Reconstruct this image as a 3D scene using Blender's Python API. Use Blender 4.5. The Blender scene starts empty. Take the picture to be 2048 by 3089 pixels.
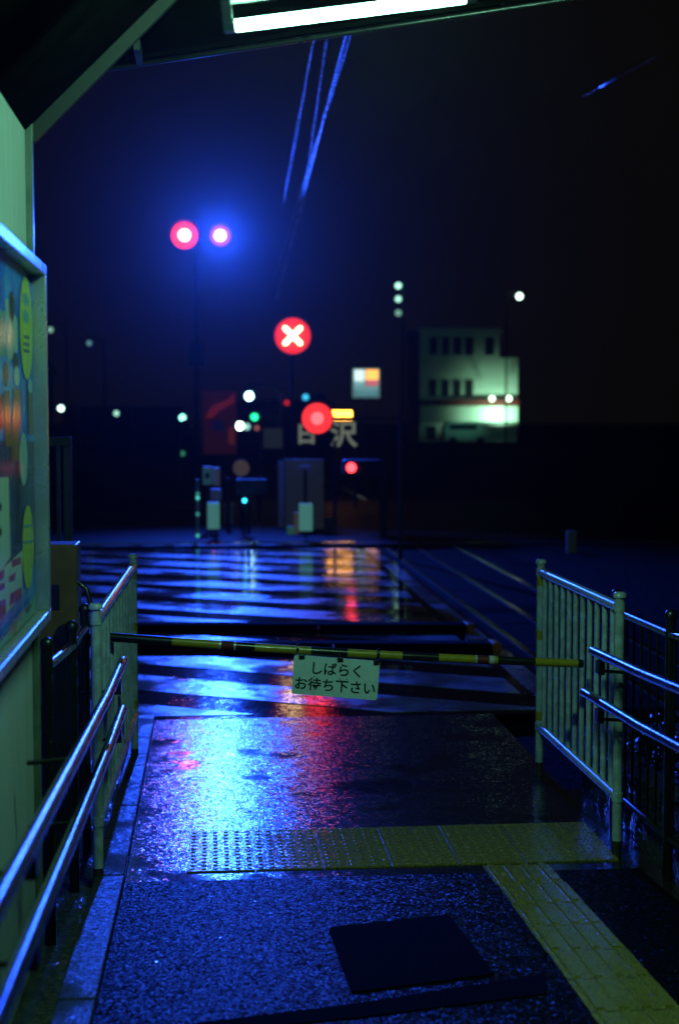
import bpy, math, random
from mathutils import Vector, Matrix
random.seed(7)
R = math.radians
S = bpy.context.scene
col = S.collection

# ------------------------------------------------------------------ camera
FPX = 4290.0                       # focal length in pixels of the 2048x3089 photograph
YAW, PITCH = R(-5.11), R(-3.73)    # turned a little right of the walkway, tilted slightly down
CAM = Vector((0, 0, 1.97))
cd = bpy.data.cameras.new('camera')
cam = bpy.data.objects.new('camera', cd); col.objects.link(cam)
cam.location = CAM
cam.rotation_euler = (R(90) + PITCH, 0, YAW)
cd.sensor_fit = 'VERTICAL'; cd.sensor_height = 36; cd.lens = 50
cd.clip_start = 0.05; cd.clip_end = 1500
cd.dof.use_dof = True; cd.dof.focus_distance = 6.5; cd.dof.aperture_fstop = 1.9; cd.dof.aperture_blades = 0
S.camera = cam

# ------------------------------------------------------------------ world: rainy night
w = bpy.data.worlds.new('World'); S.world = w; w.use_nodes = True
nt = w.node_tree; nt.nodes.clear()
sky = nt.nodes.new('ShaderNodeTexSky'); sky.sky_type = 'NISHITA'; sky.sun_disc = False
sky.sun_elevation = R(-3); sky.sun_rotation = R(160)
bg1 = nt.nodes.new('ShaderNodeBackground'); bg1.inputs['Strength'].default_value = 0.00008
bg2 = nt.nodes.new('ShaderNodeBackground'); bg2.inputs['Color'].default_value = (1, .86, .42, 1)
bg2.inputs['Strength'].default_value = 0.0024
ad = nt.nodes.new('ShaderNodeAddShader'); wo = nt.nodes.new('ShaderNodeOutputWorld')
nt.links.new(sky.outputs[0], bg1.inputs['Color'])
nt.links.new(bg1.outputs[0], ad.inputs[0]); nt.links.new(bg2.outputs[0], ad.inputs[1])
nt.links.new(ad.outputs[0], wo.inputs['Surface'])

S.view_settings.view_transform = 'Standard'; S.view_settings.look = 'None'
S.view_settings.exposure = 0; S.view_settings.gamma = 1
S.render.engine = 'CYCLES'
S.cycles.use_denoising = True
S.cycles.sample_clamp_direct = 30
S.cycles.max_bounces = 6; S.cycles.volume_bounces = 0
S.cycles.sample_clamp_indirect = 4
S.cycles.caustics_reflective = False; S.cycles.caustics_refractive = False

# light output of the lamps (tune here)
TUBE_E = 400.0
BLUE_W = 14500.0
RED_E = 18.0
HAZE_D = 0.00023

# ------------------------------------------------------------------ sight lines (to measure real places from the photo)
F = Vector((math.sin(-YAW)*math.cos(PITCH), math.cos(YAW)*math.cos(PITCH), math.sin(PITCH)))
RT = Vector((math.cos(YAW), math.sin(YAW), 0)); UP = RT.cross(F)
def ray(x, y): return F + RT*((x-1024)/FPX) + UP*((1544.5-y)/FPX)
def at(x, y, d): return CAM + ray(x, y)*d
def atX(x, y, X):
    r = ray(x, y); return CAM + r*(X/r.x)
def atY(x, y, Y):
    r = ray(x, y); return CAM + r*(Y/r.y)
def gnd(x, y, z=0.0):
    r = ray(x, y); return CAM + r*((z-CAM.z)/r.z)
SL, Y0 = 0.055, 6.0
def ramp_z(Y): return SL*(Y0-Y) if Y < Y0 else 0.0

# ------------------------------------------------------------------ materials
def newmat(name):
    m = bpy.data.materials.new(name); m.use_nodes = True
    return m, m.node_tree, m.node_tree.nodes['Principled BSDF']
def coords(nt):
    g = nt.nodes.new('ShaderNodeNewGeometry'); return g.outputs['Position']
def noise(nt, vec, scale, detail=3, rough=.55):
    n = nt.nodes.new('ShaderNodeTexNoise'); n.inputs['Scale'].default_value = scale
    n.inputs['Detail'].default_value = detail; n.inputs['Roughness'].default_value = rough
    nt.links.new(vec, n.inputs['Vector']); return n.outputs['Fac']
def ramp(nt, fac, stops):
    r = nt.nodes.new('ShaderNodeValToRGB'); e = r.color_ramp.elements
    while len(e) < len(stops): e.new(.5)
    for k, (p, c) in enumerate(stops):
        e[k].position = p; e[k].color = (c, c, c, 1) if isinstance(c, (int, float)) else (*c, 1)
    nt.links.new(fac, r.inputs[0]); return r.outputs[0]
def bump(nt, h, dist, strength=1, prev=None):
    b = nt.nodes.new('ShaderNodeBump'); b.inputs['Distance'].default_value = dist
    b.inputs['Strength'].default_value = strength; nt.links.new(h, b.inputs['Height'])
    if prev: nt.links.new(prev, b.inputs['Normal'])
    return b.outputs[0]
def math_(nt, op, a, b):
    m = nt.nodes.new('ShaderNodeMath'); m.operation = op
    for k, v in enumerate((a, b)):
        if isinstance(v, (int, float)): m.inputs[k].default_value = v
        else: nt.links.new(v, m.inputs[k])
    return m.outputs[0]

def mat(name, c, rough=.5, metal=0, wear=.35, wscale=9, bmp=0.0, bscale=60, coat=0, dirt=None, drops=False, streak=False):
    m, nt, p = newmat(name); v = coords(nt)
    vs_ = v
    if streak:
        q = nt.nodes.new('ShaderNodeVectorMath'); q.operation = 'MULTIPLY'; q.inputs[1].default_value = (1, 1, .09)
        nt.links.new(v, q.inputs[0]); vs_ = q.outputs[0]
    n = noise(nt, vs_, wscale, 5)
    c2 = dirt or tuple(x*(1-wear) for x in c)
    nt.links.new(ramp(nt, n, [(.38, c2), (.62, c)]), p.inputs['Base Color'])
    nt.links.new(ramp(nt, n, [(.3, min(1, rough*1.35)), (.7, rough*.8)]), p.inputs['Roughness'])
    p.inputs['Metallic'].default_value = metal
    if coat:
        p.inputs['Coat Weight'].default_value = coat; p.inputs['Coat Roughness'].default_value = .08
    prev = None
    if bmp: prev = bump(nt, noise(nt, v, bscale, 3), bmp)
    if drops:
        vo = nt.nodes.new('ShaderNodeTexVoronoi'); vo.inputs['Scale'].default_value = 150
        nt.links.new(v, vo.inputs['Vector'])
        h = ramp(nt, vo.outputs['Distance'], [(.0, 1.0), (.35, .0)])
        prev = bump(nt, h, .0006, 1, prev)
    if prev: nt.links.new(prev, p.inputs['Normal'])
    return m
def emit(name, c, e, back=(.02, .02, .02)):
    m, nt, p = newmat(name); p.inputs['Base Color'].default_value = (*back, 1)
    p.inputs['Emission Color'].default_value = (*c, 1); p.inputs['Emission Strength'].default_value = e
    return m

def asphalt(name, c, grain, gdist, r_dry, r_wet, pud_scale, pud_lo, pud_hi, wave=.0, tilt=.2, spec=.5, coat=0):
    """wet aggregate: coarse chips glint, hollows hold a smooth film of water"""
    m, nt, p = newmat(name); v = coords(nt)
    big = noise(nt, v, pud_scale, 3, .5)
    pud = ramp(nt, big, [(pud_lo, 0.0), (pud_hi, 1.0)])
    vo = nt.nodes.new('ShaderNodeTexVoronoi'); vo.inputs['Scale'].default_value = grain
    nt.links.new(v, vo.inputs['Vector'])
    fine = noise(nt, v, grain*2.3, 2, .6)
    h = math_(nt, 'ADD', math_(nt, 'MULTIPLY', vo.outputs['Distance'], -.9), math_(nt, 'MULTIPLY', fine, .6))
    h = math_(nt, 'MULTIPLY', h, math_(nt, 'SUBTRACT', 1.0, math_(nt, 'MULTIPLY', pud, .93)))
    def vm(op, a, bb):
        q = nt.nodes.new('ShaderNodeVectorMath'); q.operation = op
        for k, x in enumerate((a, bb)):
            if isinstance(x, tuple): q.inputs[k].default_value = x
            elif x is not None: nt.links.new(x, q.inputs[k])
        return q
    gN = nt.nodes.new('ShaderNodeNewGeometry').outputs['Normal']
    tot = gN
    for sc_, tilt_ in ((grain, tilt), (grain*.62, tilt*.6)):
        vc = nt.nodes.new('ShaderNodeTexVoronoi'); vc.inputs['Scale'].default_value = sc_; nt.links.new(v, vc.inputs['Vector'])
        d_ = vm('SUBTRACT', vc.outputs['Color'], (.5, .5, .5)).outputs[0]
        d_ = vm('MULTIPLY', d_, vm('ABSOLUTE', d_, None).outputs[0]).outputs[0]
        d_ = vm('MULTIPLY', d_, (tilt_*4, tilt_*4, 0)).outputs[0]
        q = nt.nodes.new('ShaderNodeVectorMath'); q.operation = 'SCALE'; nt.links.new(d_, q.inputs[0])
        nt.links.new(math_(nt, 'SUBTRACT', 1.0, math_(nt, 'MULTIPLY', pud, .94)), q.inputs['Scale'])
        tot = vm('ADD', tot, q.outputs[0]).outputs[0]
    tot = vm('NORMALIZE', tot, None).outputs[0]
    b = bump(nt, h, gdist, 1, tot)
    if wave: b = bump(nt, noise(nt, v, 5.5, 3), wave, 1, b)
    nt.links.new(b, p.inputs['Normal'])
    cn = noise(nt, v, grain*.9, 4)
    nt.links.new(ramp(nt, cn, [(.35, tuple(x*.5 for x in c)), (.7, tuple(x*1.5 for x in c))]), p.inputs['Base Color'])
    nt.links.new(ramp(nt, pud, [(0, r_dry), (1, r_wet)]), p.inputs['Roughness'])
    p.inputs['Specular IOR Level'].default_value = spec
    if coat:
        p.inputs['Coat Weight'].default_value = coat; p.inputs['Coat Roughness'].default_value = .05
        nt.links.new(b, p.inputs['Coat Normal'])
    return m

M = dict(
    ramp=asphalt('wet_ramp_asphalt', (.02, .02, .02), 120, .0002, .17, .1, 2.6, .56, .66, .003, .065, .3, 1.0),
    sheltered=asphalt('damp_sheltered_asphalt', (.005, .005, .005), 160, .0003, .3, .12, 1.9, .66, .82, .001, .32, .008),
    road=asphalt('wet_road_asphalt', (.005, .005, .005), 70, .0002, .07, .04, .8, .6, .8, .0022, .025, .35),
    soil=asphalt('dark_ground', (.006, .006, .005), 40, .01, 1, .8, .5, .6, .8, 0, .3, .05),
    ballast=asphalt('track_ballast', (.02, .018, .016), 22, .03, .8, .6, .5, .7, .9, 0, .3, .15),
    pave=asphalt('far_pavement', (.007, .006, .006), 60, .004, .6, .4, 1, .6, .8, .003, .3, .02),
    concrete=asphalt('wet_concrete_kerb', (.05, .05, .055), 110, .001, .4, .2, 3, .45, .65, .002, .15, .06),
    gutter=asphalt('wet_gutter_concrete', (.08, .08, .08), 60, .002, .2, .06, 2.2, .4, .6, .01),
    stripe=asphalt('wet_white_paint', (.62, .62, .62), 55, .0002, .34, .28, 1.3, .45, .6, .0022, .035, .6, 1.0),
    wall=mat('painted_wall_panel', (.6, .67, .64), .45, wear=.15, wscale=7, bmp=.002, bscale=14, streak=True),
    trim=mat('dark_green_trim', (.16, .2, .16), .4),
    alu=mat('brushed_aluminium', (.6, .62, .62), .28, .7, wear=.2),
    steel=mat('wet_steel_tube', (.4, .4, .42), .2, 1, wear=.25, wscale=30, drops=True),
    rail_steel=mat('polished_rail_head', (.2, .18, .17), .16, 1),
    rusty=mat('rusty_steel', (.07, .045, .03), .6, .3, bmp=.002),
    white=mat('wet_white_paint_steel', (.5, .6, .62), .25, wear=.3, wscale=22, dirt=(.33, .38, .38), coat=.5),
    black=mat('black_painted_steel', (.012, .012, .012), .3, coat=.2),
    blackrub=mat('black_rubber', (.012, .012, .012), .65, bmp=.002),
    yellow=asphalt('yellow_tactile', (.31, .235, .045), 130, .0002, .12, .09, 2.6, .62, .8, .0008, .06, .15, .45),
    gateyel=mat('yellow_band', (.42, .3, .015), .3, wear=.2, wscale=30, coat=.4),
    boxyel=mat('yellow_machine_paint', (.2, .1, .006), .4, wear=.3),
    silver=mat('silver_reflective_ring', (.7, .7, .7), .25, .3),
    sign=mat('white_sign_plate', (.62, .74, .7), .4, wear=.08, wscale=40),
    ink=mat('black_ink', (.008, .008, .008), .5),
    soffit=mat('dark_soffit', (.004, .004, .003), .7),
    fascia=mat('grey_green_fascia', (.028, .032, .028), .5),
    orange=mat('orange_reflector', (.6, .16, .02), .3),
    grey=mat('grey_sign_paint', (.16, .17, .2), .5),
    pole=mat('galvanised_pole', (.05, .055, .06), .5, 0),
    housing=mat('dark_lamp_housing', (.03, .03, .03), .5),
    wallfar=mat('white_plaster', (.5, .52, .48), .8, wear=.12, wscale=.8),
    dark=mat('dark_facade', (.03, .028, .03), .8),
    roofm=mat('dark_roof_tiles', (.02, .02, .02), .6),
    pane=mat('dark_window_pane', (.02, .02, .025), .12),
    redst=mat('red_awning', (.16, .012, .01), .6),
    cable=mat('wet_cable', (.1, .1, .1), .25, .3),
    wood=mat('dark_wood', (.04, .03, .02), .7),
    leaf=mat('dark_leaves', (.03, .055, .02), .45, wscale=40),
    panelw=mat('white_marker_board', (.6, .6, .58), .45, wear=.1),
)

M['yellow'].node_tree.nodes['Principled BSDF'].inputs['Specular IOR Level'].default_value = .22
# worn road paint: patches rubbed through to the asphalt
_nt = M['stripe'].node_tree; _p = _nt.nodes['Principled BSDF']
_n = noise(_nt, coords(_nt), 2.1, 8, .72)
_nt.links.new(ramp(_nt, _n, [(.36, .03), (.47, .16), (.62, .34)]), _p.inputs['Base Color'])
_nt.links.new(ramp(_nt, noise(_nt, coords(_nt), 1.1, 5, .6), [(.4, .12), (.6, .45)]), _p.inputs['Roughness'])
# ------------------------------------------------------------------ mesh helpers
class MB:
    def __init__(s): s.v = []; s.f = []; s.mi = []; s.cur = 0; s.sm = []
    def add(s, vs, fs, smooth=False):
        k = len(s.v); s.v += [Vector(v) for v in vs]
        for f in fs: s.f.append([i+k for i in f]); s.mi.append(s.cur); s.sm.append(smooth)
        return s
    def box(s, lo, hi, rot=0, pivot=None):
        x0, y0, z0 = lo; x1, y1, z1 = hi
        vs = [Vector(p) for p in ((x0,y0,z0),(x1,y0,z0),(x1,y1,z0),(x0,y1,z0),(x0,y0,z1),(x1,y0,z1),(x1,y1,z1),(x0,y1,z1))]
        if rot:
            pv = Vector(pivot) if pivot else (vs[0]+vs[6])/2
            m = Matrix.Rotation(rot, 3, 'Z'); vs = [pv + m@(v-pv) for v in vs]
        return s.add(vs, [(3,2,1,0),(4,5,6,7),(0,1,5,4),(1,2,6,5),(2,3,7,6),(3,0,4,7)])
    def cbox(s, c, d, rot=0):
        c = Vector(c); d = Vector(d)/2; return s.box(c-d, c+d, rot)
    def bar(s, a, b, wd, ht, up=(0,0,1)):
        a = Vector(a); b = Vector(b); d = (b-a).normalized(); side = d.cross(Vector(up)).normalized(); u = side.cross(d)
        vs = []
        for p in (a, b):
            for sx, sz in ((-1,-1),(1,-1),(1,1),(-1,1)): vs.append(p + side*sx*wd/2 + u*sz*ht/2)
        return s.add(vs, [(3,2,1,0),(4,5,6,7),(0,1,5,4),(1,2,6,5),(2,3,7,6),(3,0,4,7)])
    def tube(s, pts, r, n=12, caps=True):
        pts = [Vector(p) for p in pts]; k = len(s.v); rings = []
        rs = r if isinstance(r, (list, tuple)) else [r]*len(pts)
        ref = None
        for i, p in enumerate(pts):
            t = (pts[min(i+1, len(pts)-1)] - pts[max(i-1, 0)]).normalized()
            if ref is None:
                ref = Vector((0,0,1)) if abs(t.z) < .9 else Vector((1,0,0))
            a = t.cross(ref).normalized(); b = a.cross(t); ref = b
            rings.append([p + (a*math.cos(2*math.pi*j/n) + b*math.sin(2*math.pi*j/n))*rs[i] for j in range(n)])
        vs = [v for rg in rings for v in rg]; fs = []
        for i in range(len(pts)-1):
            for j in range(n):
                fs.append((i*n+j, i*n+(j+1)%n, (i+1)*n+(j+1)%n, (i+1)*n+j))
        s.add(vs, fs, True)
        if caps:
            s.add(rings[0], [list(range(n))[::-1]]); s.add(rings[-1], [list(range(n))])
        return s
    def dome(s, c, r, n=14, m=5, up=(0,0,1), squash=1.0):
        """half sphere cap"""
        c = Vector(c); u = Vector(up).normalized()
        a = u.orthogonal().normalized(); b = u.cross(a); vs = []; fs = []
        for i in range(m):
            t = i/m*math.pi/2
            for j in range(n):
                q = 2*math.pi*j/n
                vs.append(c + (a*math.cos(q)+b*math.sin(q))*r*math.cos(t) + u*r*math.sin(t)*squash)
        vs.append(c+u*r*squash); top = len(vs)-1
        for i in range(m-1):
            for j in range(n): fs.append((i*n+j, i*n+(j+1)%n, (i+1)*n+(j+1)%n, (i+1)*n+j))
        for j in range(n): fs.append(((m-1)*n+j, (m-1)*n+(j+1)%n, top))
        return s.add(vs, fs, True)
    def disc(s, c, r, nrm, n=28):
        c = Vector(c); u = Vector(nrm).normalized(); a = u.orthogonal().normalized(); b = u.cross(a)
        return s.add([c+(a*math.cos(2*math.pi*j/n)+b*math.sin(2*math.pi*j/n))*r for j in range(n)], [list(range(n))])
    def sphere(s, c, r, n=12):
        s.dome(c, r, n, 4); return s.dome(c, r, n, 4, (0,0,-1))
    def poly(s, pts): return s.add(pts, [list(range(len(pts)))])

WL = {}
def wpos(o): return WL.get(o.name, Vector((0,0,0))) if o else Vector((0,0,0))
def build(mb, name, m, parent=None, origin=None, bevel=0):
    if origin is None:
        lo = Vector([min(v[i] for v in mb.v) for i in range(3)]); hi = Vector([max(v[i] for v in mb.v) for i in range(3)])
        origin = (lo+hi)/2
        if parent is None: origin.z = lo.z
    origin = Vector(origin)
    me = bpy.data.meshes.new(name)
    me.from_pydata([v-origin for v in mb.v], [], mb.f)
    ms = m if isinstance(m, (list, tuple)) else [m]
    for q in ms: me.materials.append(q)
    for p, i, sm in zip(me.polygons, mb.mi, mb.sm): p.material_index = i; p.use_smooth = sm
    me.update()
    o = bpy.data.objects.new(name, me); col.objects.link(o)
    o.location = origin - wpos(parent)
    if parent: o.parent = parent
    WL[o.name] = origin
    if bevel:
        b = o.modifiers.new('bevel', 'BEVEL'); b.width = bevel; b.segments = 2; b.limit_method = 'ANGLE'
    return o
def rep(o, origin, parent, rot=None, label=None):
    c = o.copy(); col.objects.link(c); origin = Vector(origin)
    c.location = origin - wpos(parent); c.parent = parent
    if rot is not None: c.rotation_euler = rot
    WL[c.name] = origin; return c
def thing(name, label, cat, loc, group=None):
    o = bpy.data.objects.new(name, None); col.objects.link(o); o.location = loc; o.empty_display_size = .1
    WL[o.name] = Vector(loc); o['label'] = label; o['category'] = cat
    if group: o['group'] = group
    return o
def tag(o, label, cat, group=None):
    o['label'] = label; o['category'] = cat
    if group: o['group'] = group
    return o
def struct(o, kind='structure'): o['kind'] = kind; return o
def textmesh(s, size, center, right, up, offset=.0, extrude=0.0, name='lettering', m=None, parent=None):
    cu = bpy.data.curves.new('t', 'FONT'); cu.body = s; cu.size = size; cu.align_x = 'CENTER'; cu.align_y = 'CENTER'
    cu.offset = offset; cu.extrude = extrude; cu.resolution_u = 4
    to = bpy.data.objects.new('t', cu); col.objects.link(to)
    bpy.context.view_layer.update()
    me = bpy.data.meshes.new_from_object(to.evaluated_get(bpy.context.evaluated_depsgraph_get()))
    col.objects.unlink(to); bpy.data.objects.remove(to)
    right = Vector(right).normalized(); up = Vector(up).normalized(); nrm = right.cross(up)
    center = Vector(center)
    for v in me.vertices: v.co = right*v.co.x + up*v.co.y + nrm*v.co.z
    me.materials.clear(); me.materials.append(m)
    o = bpy.data.objects.new(name, me); col.objects.link(o)
    o.location = center - wpos(parent); o.parent = parent; WL[o.name] = center
    return o

M['soffit'].node_tree.nodes['Principled BSDF'].inputs['Specular IOR Level'].default_value = 0
# ================================================================== GROUND
def grid(x0, x1, ys, zf, m, name):
    mb = MB(); n = len(ys)
    vs = [];
    for y in ys: vs += [(x0, y, zf(y)), (x1, y, zf(y))]
    mb.add(vs, [(2*i, 2*i+1, 2*i+3, 2*i+2) for i in range(n-1)])
    return struct(build(mb, name, m))
PL, PR = -.38, 1.86                      # left and right edge of the walkway
YR = 9.3                                 # where the walkway meets the road
grid(-400, 400, [-60, 700], lambda y: -.09, M['soil'], 'ground')
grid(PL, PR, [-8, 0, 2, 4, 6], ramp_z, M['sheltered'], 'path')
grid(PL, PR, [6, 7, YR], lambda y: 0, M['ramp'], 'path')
road = grid(-60, 60, [YR, 21.9], lambda y: -.004, M['road'], 'road')
# far pavement with a kerb
mb = MB().box((-60, 22.05, -.05), (60, 34, .03)); struct(build(mb, 'pavement', M['pave']))
mb = MB().box((-60, 21.9, -.05), (60, 22.048, .035)); struct(build(mb, 'kerb', M['concrete'], bevel=.01))
# track bed to the right of the fence
mb = MB().poly([(2.15, -30, -.05), (60, -30, -.05), (60, YR, -.05), (2.15, YR, -.05)]); struct(build(mb, 'gravel_bed', M['ballast']))
mb = MB().poly([(3.6, 22.3, .095), (30, 22.3, .095), (30, 300, .095), (3.6, 300, .095)])

# painted zebra bars: every bar is a piece of the road
ang = R(28.5); dv = Vector((-math.cos(ang), math.sin(ang), 0)); nv = Vector((math.sin(ang), math.cos(ang), 0))
per = .97; wid = .53
edgeR = 2.2
def line_pts(t0, t1):
    """clip the bar between offsets t0, t1 along nv to X in [-4.5, edgeR] and Y in the road"""
    pts = []
    quad = []
    for t in (t0, t1):
        row = []
        for X in (edgeR, -4.5):
            k = (X - nv.x*t)/dv.x
            row.append(nv*t + dv*k)
        quad.append(row)
    poly = [quad[0][0], quad[0][1], quad[1][1], quad[1][0]]
    for (axis, lim, sgn) in ((1, YR+.12, 1), (1, 21.6, -1)):
        out = []
        for i in range(len(poly)):
            a, b = poly[i], poly[(i+1) % len(poly)]
            ina, inb = (a[axis]-lim)*sgn >= 0, (b[axis]-lim)*sgn >= 0
            if ina: out.append(a)
            if ina != inb: out.append(a + (b-a)*((lim-a[axis])/(b[axis]-a[axis])))
        poly = out
        if len(poly) < 3: return None
    return poly
for k in range(6, 26):
    t = k*per + .12
    if k % 1 == 0:
        p = line_pts(t, t+wid)
        if not p: continue
        mb = MB(); top = [Vector((q.x, q.y, .001)) for q in p]; n = len(p)
        if (Vector((top[1]-top[0])).cross(top[2]-top[1])).z < 0: top = top[::-1]
        bot = [Vector((q.x, q.y, -.003)) for q in top]
        mb.add(top+bot, [list(range(n))] + [(i, i+n, (i+1) % n+n, (i+1) % n) for i in range(n)])
        build(mb, 'stripe', M['stripe'], road)
mb = MB().box((2.3, YR+.4, -.003), (2.47, 21.6, .001)); build(mb, 'edge_line', M['stripe'], road)

# left concrete kerb in lengths, with the gutter beside it
ys = [.2, 1.6, 3.0, 4.5, 6.0, 7.1, 8.2, YR]
kerb = thing('concrete_kerb', 'low wet concrete kerb running along the left side of the walkway', 'kerb', (-.44, .2, ramp_z(.2)))
for a, b in zip(ys[:-1], ys[1:]):
    z0, z1 = ramp_z(a), ramp_z(b); x0, x1 = -.505, -.382; mb = MB()
    g = .004
    mb.add([(x0,a+g,z0-.1),(x1,a+g,z0-.1),(x1,b-g,z1-.1),(x0,b-g,z1-.1),(x0,a+g,z0+.035),(x1,a+g,z0+.035),(x1,b-g,z1+.035),(x0,b-g,z1+.035)],
           [(3,2,1,0),(4,5,6,7),(0,1,5,4),(1,2,6,5),(2,3,7,6),(3,0,4,7)])
    build(mb, 'kerb_length', M['concrete'], kerb, bevel=.006)
mb = MB()
for a, b in ((-.5, 6.0), (6.0, YR)):
    mb.poly([(-.75, a, ramp_z(a)-.03), (-.505, a, ramp_z(a)-.03), (-.505, b, ramp_z(b)-.03), (-.75, b, ramp_z(b)-.03)])
struct(build(mb, 'gutter', M['gutter']))
# strip of ground under the left fence beyond the gutter
mb = MB().box((-4, 5.1, -.2), (-.752, YR-.01, -.006)); struct(build(mb, 'ground', M['soil']))
# low upstand wall on the right
rw = thing('upstand_wall', 'low dark concrete upstand below the black fence on the right', 'low wall', (2.03, 2, 0))
for a, b in ((-1.5, 1.9), (1.905, 3.9), (3.905, 5.9), (5.905, 7.4)):
    z0, z1 = ramp_z(a), ramp_z(b); mb = MB(); x0, x1 = 1.97, 2.1
    mb.add([(x0,a,-.1),(x1,a,-.1),(x1,b,-.1),(x0,b,-.1),(x0,a,z0+.3),(x1,a,z0+.3),(x1,b,z1+.3),(x0,b,z1+.3)],
           [(3,2,1,0),(4,5,6,7),(0,1,5,4),(1,2,6,5),(2,3,7,6),(3,0,4,7)])
    build(mb, 'wall_length', M['gutter'], rw, bevel=.006)
mb = MB()
for a, b in ((-1.5, 6.0), (6.0, 7.4)):
    mb.poly([(PR, a, ramp_z(a)-.015), (1.968, a, ramp_z(a)-.015), (1.968, b, ramp_z(b)-.015), (PR, b, ramp_z(b)-.015)])
struct(build(mb, 'ground', M['ramp']))

# ================================================================== TACTILE PAVING
def tile_dots():
    mb = MB(); h = .148
    mb.add([(-h,-h,-.012),(h,-h,-.012),(h,h,-.012),(-h,h,-.012),(-h,-h,.002),(h,-h,.002),(h,h,.002),(-h,h,.002)],
           [(4,5,6,7),(0,1,5,4),(1,2,6,5),(2,3,7,6),(3,0,4,7)])
    for i in range(6):
        for j in range(6):
            cx, cy = -.125+.05*i, -.125+.05*j; n = 8; vs = []
            for rr, z in ((.0115, .002), (.0095, .0045), (.006, .0055)):
                vs += [(cx+rr*math.cos(2*math.pi*q/n), cy+rr*math.sin(2*math.pi*q/n), z) for q in range(n)]
            fs = [(a*n+q, a*n+(q+1) % n, (a+1)*n+(q+1) % n, (a+1)*n+q) for a in (0, 1) for q in range(n)]
            fs.append([2*n+q for q in range(n)])
            mb.add(vs, fs, True)
    return mb
def tile_bars():
    mb = MB(); h = .1465
    mb.add([(-h,-h,-.012),(h,-h,-.012),(h,h,-.012),(-h,h,-.012),(-h,-h,.002),(h,-h,.002),(h,h,.002),(-h,h,.002)],
           [(4,5,6,7),(0,1,5,4),(1,2,6,5),(2,3,7,6),(3,0,4,7)])
    for i in range(4):
        cx = -.1125+.075*i
        for (w0, w1, l) in ((.0165, .0125, .139),):
            mb.add([(cx-w0,-l,.002),(cx+w0,-l,.002),(cx+w0,l,.002),(cx-w0,l,.002),
                    (cx-w1,-l+.004,.0105),(cx+w1,-l+.004,.0105),(cx+w1,l-.004,.0105),(cx-w1,l-.004,.0105)],
                   [(4,5,6,7),(0,1,5,4),(1,2,6,5),(2,3,7,6),(3,0,4,7)])
    return mb
tp = thing('warning_paving', 'yellow dotted tactile paving strip lying across the end of the ramp', 'tactile paving', (.84, 6.4, 0))
first = None
X0, Y1 = -.12, 6.11
for i in range(7):
    for j in range(2):
        x = X0+.15+.3*i; wscale = 1
        if i == 6: wscale = .4; x = X0+1.8+.06
        pos = (x, Y1+.15+.3*j, .004 + random.uniform(-.0008, .0008))
        if first is None:
            first = build(tile_dots(), 'tile', M['yellow'], tp, origin=(0,0,0))
            first.location = Vector(pos)-wpos(tp); o = first
        else: o = rep(first, pos, tp)
        o.rotation_euler = (random.uniform(-.003,.003), random.uniform(-.003,.003), random.uniform(-.006,.006))
        if wscale != 1: o.scale.x = wscale
gp = thing('guide_paving', 'yellow ribbed tactile guide strip running down the ramp to the dotted strip', 'tactile paving', (1.33, 3.5, ramp_z(3.5)))
first = None
for j in range(14):
    y = 5.95-.3*j; pos = (1.33+random.uniform(-.004,.004), y, ramp_z(y)+.003)
    if y > 5.86: pos = (pos[0], y, ramp_z(y)+.003)
    if first is None:
        first = build(tile_bars(), 'tile', M['yellow'], gp, origin=(0,0,0))
        first.location = Vector(pos)-wpos(gp); o = first
    else: o = rep(first, pos, gp)
    o.rotation_euler = (-math.atan(SL)+random.uniform(-.004,.004), random.uniform(-.004,.004), random.uniform(-.012,.012))

# grit and flakes on the damp asphalt
gq = MB(); rg_ = random.Random(4)
for k in range(260):
    x, y = rg_.uniform(PL+.03, PR-.05), rg_.uniform(3.9, 9.2)
    if 6.05 < y < 6.8 or 1.12 < x < 1.54: continue
    s_ = rg_.uniform(.003, .008); z = ramp_z(y)+.0015; n_ = rg_.randint(4, 6); a0 = rg_.uniform(0, 6)
    pts = [(x+s_*rg_.uniform(.6, 1.3)*math.cos(a0+6.283*j/n_), y+s_*rg_.uniform(.6, 1.3)*math.sin(a0+6.283*j/n_)) for j in range(n_)]
    tx, ty = rg_.gauss(0, .05), rg_.gauss(0, .05)
    gq.poly([(a, b, z+(a-x)*tx+(b-y)*ty+.001) for a, b in pts])
M['grit'] = mat('wet_grit', (.12, .12, .11), .12, wear=.4)
go = build(gq, 'grit', M['grit']); go['kind'] = 'stuff'
# dark steel plate set in the ramp and the strip below it
def slab(pts, h, name, m, lab, cat, bev=.004):
    mb = MB(); top = [Vector((x, y, ramp_z(y)+h)) for x, y in pts]; bot = [Vector((x, y, ramp_z(y)-.01)) for x, y in pts]; n = len(pts)
    mb.add(top+bot, [list(range(n))]+[((i+1) % n, i, i+n, (i+1) % n+n) for i in range(n)])
    return tag(build(mb, name, m, bevel=bev), lab, cat)
m_, t_, p_ = newmat('matt_black_rubber'); p_.inputs['Base Color'].default_value = (.0015, .0013, .001, 1)
p_.inputs['Roughness'].default_value = .9; p_.inputs['Specular IOR Level'].default_value = .02
t_.links.new(bump(t_, noise(t_, coords(t_), 300, 2), .002), p_.inputs['Normal']); M['matt'] = m_
def rr(a, b, c, d, r=.03, n=4):
    out = []; P = [Vector((*p, 0)) for p in (a, b, c, d)]
    for i in range(4):
        p = P[i]; u = (P[i-1]-p).normalized(); v = (P[(i+1) % 4]-p).normalized()
        for k in range(n+1):
            t = k/n; out.append(tuple((p + u*r*(1-t)**2 + v*r*t**2)[:2]))
    return out
def rg(x, y):   # where a sight line meets the ramp
    r = ray(x, y); k = (SL*Y0 - CAM.z)/(r.z + SL*r.y); return tuple((CAM+r*k)[:2])
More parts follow.
